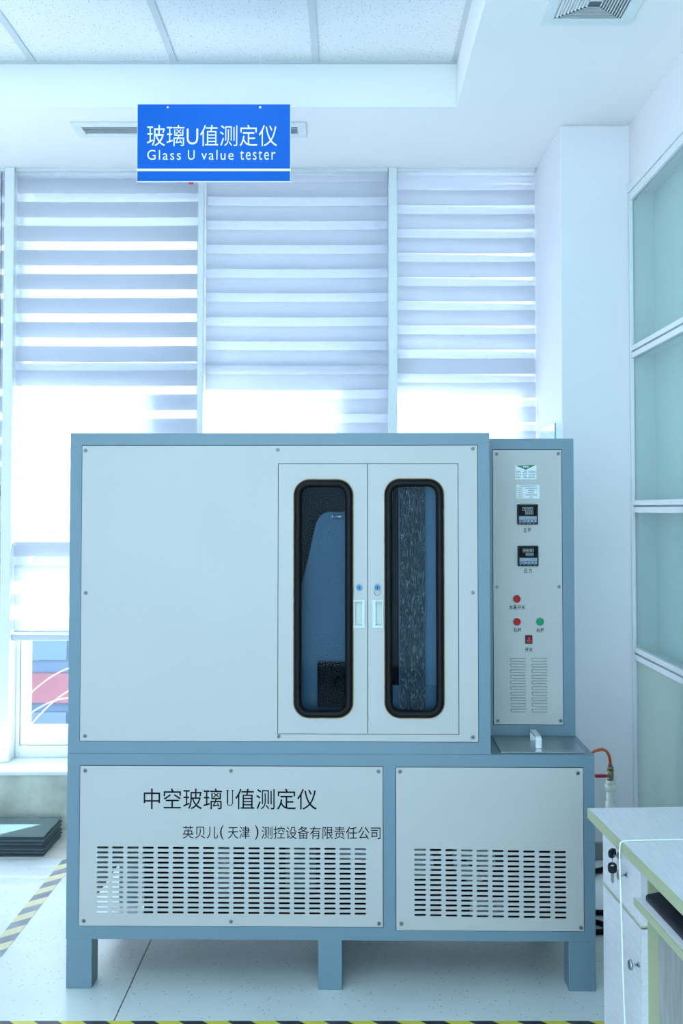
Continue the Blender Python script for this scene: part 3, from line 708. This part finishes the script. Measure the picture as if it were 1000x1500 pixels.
boxo('cover_joint', (R0, R0 + .006, .003, .005, RZ0, RZ1), M['rubber'], mc); boxo('cover_joint', (R0, R1, .003, .005, RZ1 - .006, RZ1), M['rubber'], mc); boxo('cover_joint', (R1 - .006, R1, .003, .005, RZ0, RZ1), M['rubber'], mc); boxo('cover_joint', (R0, R1, .003, .005, RZ0, RZ0 + .006), M['rubber'], mc)
def letters_row(parts, py0, py1):
    for t, p0, p1 in parts: lettering(t, U(p0, py0), U(p1, py0), Z(py1), Z(py0), -.002, M['ink'], lp)
letters_row((('中空玻璃', 210, 325), ('值测定仪', 344.5, 464)), 1155.5, 1186)
bm = bmesh.new(); ux, uw, uz0, uz1 = U(330.5, 1170), .0265, Z(1181), Z(1157.5)       # narrow capital U with serifs
box(bm, ux + .0033, ux + .0078, -.0026, -.002, uz0 + .010, uz1); box(bm, ux + uw - .0062, ux + uw - .0035, -.0026, -.002, uz0 + .010, uz1)
box(bm, ux, ux + .0105, -.0026, -.002, uz1 - .0018, uz1); box(bm, ux + uw - .009, ux + uw, -.0026, -.002, uz1 - .0018, uz1)
cx, ro = ux + uw / 2, uw / 2 - .0035; arc = [(cx + ro * math.cos(R(180 + 18 * i)), uz0 + .010 + .010 * math.sin(R(180 + 18 * i))) for i in range(11)]
arc += [(cx + (ro - .0032) * math.cos(R(360 - 18 * i)), uz0 + .010 + .008 * math.sin(R(360 - 18 * i))) for i in range(11)]
for i in range(10): prism(bm, [arc[i], arc[i + 1], arc[20 - i], arc[21 - i]], 'y', -.0026, -.002)
bmesh.ops.remove_doubles(bm, verts=bm.verts, dist=.00001)
obj('lettering', bm, M['ink'], lp)
letters_row((('英贝儿', 267, 319), ('天津', 333.5, 365.5), ('测控设备有限责任公司', 383, 557)), 1210.5, 1229)
letters_row((('(', 322, 327.5), (')', 373, 378.5)), 1209, 1230.5)
# machinery seen through the slots
bm = bmesh.new(); box(bm, U(196, 1290), U(552, 1290), .16, .17, zr + .01, ZB - .03); box(bm, U(560, 1290), U(850, 1290), .16, .17, zr + .01, ZB - .03); obj('inner_bulkhead', bm, M['blackbox'], mc)
bm = bmesh.new(); cyl(bm, (U(325, 1290), .07, Z(1322)), (U(325, 1290), .07, Z(1248)), .030); cyl(bm, (U(325, 1290), .07, Z(1248)), (U(325, 1290), .07, Z(1242)), .022); obj('inner_cylinder', bm, M['comp'], mc)
boxo('inner_cover', (U(415, 1290), U(460, 1290), .10, .12, Z(1320), Z(1245)), M['meter_grey'], mc)
boxo('inner_cover', (U(495, 1290), U(545, 1290), .06, .08, Z(1268), Z(1235)), M['comp'], mc)
bm = bmesh.new(); cyl(bm, (U(612, 1290), .03, Z(1268)), (U(612, 1290), .15, Z(1268)), .052, .052, 32); obj('inner_cylinder', bm, M['comp'], mc)
bm = bmesh.new(); cyl(bm, (U(696, 1290), .03, Z(1265)), (U(696, 1290), .15, Z(1265)), .068, .068, 32); obj('inner_cylinder', bm, M['comp'], mc)
tube('inner_hose', [(U(672, 1290), .02, Z(1258)), (U(690, 1290), .018, Z(1268)), (U(705, 1290), .018, Z(1282)), (U(740, 1290), .02, Z(1288)), (U(770, 1290), .03, Z(1296))], .004, M['rubber'], mc)
boxo('inner_cover', (U(690, 1290), U(745, 1290), .05, .06, Z(1350), Z(1326)), M['comp'], mc)
# lid on the base top
ld0, ld1 = .493 + OX, .765 + OX
lid = boxo('hatch_lid', (ld0, ld1, .022, .268, ZB + .0005, ZB + .004), M['brushed'], mc, bevel=.001)
hx = pu(785, 1090, 3.66) + OX
bm = bmesh.new(); z = ZB + .004
prism(bm, [(.075, z), (.075, z + .030), (.083, z + .038), (.197, z + .038), (.205, z + .030), (.205, z), (.197, z), (.197, z + .028), (.193, z + .032), (.087, z + .032), (.083, z + .028), (.083, z)], 'x', hx - .010, hx + .010)
obj('lid_handle', bm, M['silver'], lid, bevel=.001)

# ------------------------------------------------------------ water pipe, valve and hose behind the machine
PX, PY = 1.093, 4.60
pp = thing('water_pipe', 'white plastic riser pipe with brass valve beside the white column', 'pipe', (PX, PY, 0))
pzv = lambda py: CAM_H + PY * math.tan(math.atan((745 - FPX * math.tan(PITCH) - py) / FPX) + PITCH)
k = PY / FPX
bm = bmesh.new(); cyl(bm, (0, 0, 0), (0, 0, pzv(1150)), 5.9 * k); obj('pipe_body', bm, M['pipe'], pp)
bm = bmesh.new(); cyl(bm, (0, 0, 0), (0, 0, pzv(1174)), 7.2 * k); obj('pipe_sleeve', bm, M['pipe'], pp)
bm = bmesh.new(); cyl(bm, (0, 0, pzv(1158)), (0, 0, pzv(1148)), 7.8 * k); cyl(bm, (0, 0, pzv(1148)), (0, 0, pzv(1143)), 6.4 * k); obj('pipe_union', bm, M['pipe'], pp)
bm = bmesh.new(); cyl(bm, (0, 0, pzv(1143)), (0, 0, pzv(1138)), 4.6 * k, seg=6); cyl(bm, (0, 0, pzv(1138)), (0, 0, pzv(1128)), 4.2 * k, 5 * k); cyl(bm, (0, 0, pzv(1128)), (0, 0, pzv(1123)), 4.4 * k, seg=6)
cyl(bm, (0, 0, pzv(1134)), (0, -.026, pzv(1134)), .008); obj('valve', bm, M['brass'], pp)
bm = bmesh.new(); cyl(bm, (0, 0, pzv(1123)), (0, 0, pzv(1120)), 3 * k); obj('valve_collar', bm, mat('purple_collar', (.10, .10, .30), .4), pp)
bm = bmesh.new(); box(bm, -.075, .004, -.032, -.028, pzv(1136), pzv(1132)); obj('valve_lever', bm, M['steel'], pp)
bm = bmesh.new(); box(bm, -.070, -.022, -.036, -.024, pzv(1136.5), pzv(1131.8)); obj('lever_grip', bm, M['redgrip'], pp, bevel=.003)
ho = tube('orange_hose', [(.835, 4.14, .50), (.89, 4.28, .535), (.96, 4.42, .555), (1.02, 4.48, .562), (1.065, 4.55, .545), (1.090, 4.59, .505), (PX, PY, .480), (PX, PY, pzv(1121))], .0062, M['orange'])
tag(ho, 'thin orange hose arching from the machine top to the brass valve', 'hose')
# cables on the floor behind the machine
tag(tube('black_cable', [(.78, 4.52, .012), (.95, 4.60, .012), (1.10, 4.70, .012), (1.24, 4.78, .012)], .011, M['rubber']), 'black cable running to the skirting behind the machine', 'cable')
tag(tube('black_cable', [(.80, 4.18, .011), (.92, 4.22, .011), (1.05, 4.16, .011), (1.2, 4.2, .011)], .010, M['rubber']), 'thick black cable on the floor between the machine and the desk', 'cable')
cpts = [(.897 + .05 * math.cos(t * math.pi / 8), 4.05 + .05 * math.sin(t * math.pi / 8), .011) for t in range(16)]
tag(tube('coiled_cable', cpts, .010, M['rubber'], cyclic=True), 'looped black cable on the floor behind the machine leg', 'cable')

# ------------------------------------------------------------ desk
DR = R(3.3)
dk = thing('computer_desk', 'pale wood-laminate desk with green edging and cabinet at lower right', 'desk', (.63, 2.91, 0), DR)
def DW(x, y, z): return (.63 + x * math.cos(DR) - y * math.sin(DR), 2.91 + x * math.sin(DR) + y * math.cos(DR), z)
DT = .75
boxo('desktop', (.003, .53, -1.50, 0, DT - .025, DT), M['desk'], dk)
boxo('edge_band', (0, .003, -1.50, 0, DT - .0255, DT + .0003), M['pvc'], dk)
ya, yb = -.07, -.395
bm = bmesh.new(); box(bm, .030, .50, ya - .018, ya, 0, DT - .025); box(bm, .052, .50, yb, yb + .018, 0, DT - .025); box(bm, .48, .50, yb + .018, ya - .018, 0, DT - .025); box(bm, .035, .48, yb + .018, ya - .018, .02, .04)
obj('pedestal', bm, M['deskside'], dk)
bm = bmesh.new(); box(bm, .0285, .030, ya - .018, ya, 0, DT - .0255); box(bm, .0285, .052, yb, yb + .022, 0, DT - .0255); obj('edge_band', bm, M['pvc'], dk)
dz = .590
drw = boxo('drawer', (.014, .030, yb + .004, ya - .022, dz, DT - .030), M['desk'], dk)
boxo('edge_band', (.0125, .030, yb + .004, ya - .022, dz - .004, dz), M['pvc'], drw)
ddo = boxo('door', (.014, .030, yb + .004, ya - .022, .025, dz - .008), M['desk'], dk)
def knob(parent, y, z):
    bm = bmesh.new(); cyl(bm, (.014, y, z), (.011, y, z), .0065, .0055, 16); cyl(bm, (.011, y, z), (-.004, y, z), .0028, seg=12); cyl(bm, (-.004, y, z), (-.009, y, z), .0120, .0105, 20)
    obj('knob', bm, M['knob'], parent)
M['knob'] = mat('chrome_knob', (.38, .42, .45), .25, metal=.9)
knob(drw, -.29, .672); knob(ddo, -.372, .496)
bm = bmesh.new(); cyl(bm, (.014, -.235, .700), (.009, -.235, .700), .009, .0085, 20); obj('drawer_lock', bm, M['steel'], drw)
boxo('end_panel', (.030, .50, -1.49, -1.472, 0, DT - .025), M['deskside'], dk)
tr = boxo('keyboard_tray', (-.021, .38, -1.30, -.455, .662, .678), M['desk'], dk)
boxo('edge_band', (-.024, -.021, -1.30, -.455, .6615, .6785), M['pvc'], tr)
kb = thing('keyboard', 'black keyboard lying on the pulled-out desk tray', 'keyboard', DW(-.004, -.475, .6785), DR)
bm = bmesh.new(); prism(bm, [(0, 0), (.18, 0), (.18, .030), (.16, .032), (.03, .018), (.004, .014), (0, .010)], 'y', -.46, 0); obj('case', bm, M['dark'], kb, bevel=.003)
bm = bmesh.new()
for i in range(5):
    for j in range(20):
        zk = .0185 + i * .0026; box(bm, .034 + i * .0245, .034 + i * .0245 + .020, -.455 + j * .0225, -.455 + j * .0225 + .019, zk - .003, zk + .005)
tag(obj('keys', bm, M['rubber'], kb), kind='stuff')
kk = thing('key_pair', 'two black-headed keys hanging from the desk drawer lock', 'keys', DW(.009, -.235, .700), DR)
bm = bmesh.new(); box(bm, -.012, 0, -.0012, .0012, -.002, .002); obj('key_blade', bm, M['steel'], kk)
def head(w, h): return rrect(-w, w, -h, h, w * .75, 6), rrect(-w * .45, w * .45, h * .25, h * .65, h * .18, 3)
pts, hole = head(.0105, .0115); o = plate('key_head', pts, [hole], -.003, .003, M['dark'], kk); o.location = (-.014, 0, .006); o.rotation_euler = (0, R(78), R(35))
tube('key_link', [(-.014, 0, -.004), (-.014, -.002, -.012), (-.014, 0, -.020)], .0012, M['steel'], kk)
pts, hole = head(.0105, .0125); o = plate('key_head', pts, [hole], -.003, .003, M['dark'], kk); o.location = (-.014, 0, -.029)
bm = bmesh.new(); prism(bm, [(-.0035, 0), (-.0035, -.020), (0, -.026), (.003, -.022), (.004, -.018), (.0025, -.014), (.004, -.010), (.0035, 0)], 'y', -.0012, .0012); o = obj('key_blade', bm, M['steel'], kk); o.location = (-.014, 0, -.041)
wc = [DW(.52, -.29, .7526), DW(.35, -.29, .7526), DW(.10, -.29, .7526), DW(.012, -.291, .7528), DW(-.003, -.293, .7515), DW(-.006, -.295, .735), DW(-.006, -.305, .62), DW(-.008, -.320, .47), DW(-.007, -.33, .33), DW(-.004, -.35, .15), DW(-.004, -.37, .004)]
tag(tube('white_cord', wc, .0018, M['pipe'], smooth=True), 'thin white cord lying across the desktop and hanging over its left edge', 'cord')
tag(boxo('yellow_tape', (1.03, 1.048, 2.74, 2.93, .7502, .7508), mat('yellow_tape', (.75, .68, .15), .5)), 'short strip of yellow tape on the far end of the desktop', 'tape')
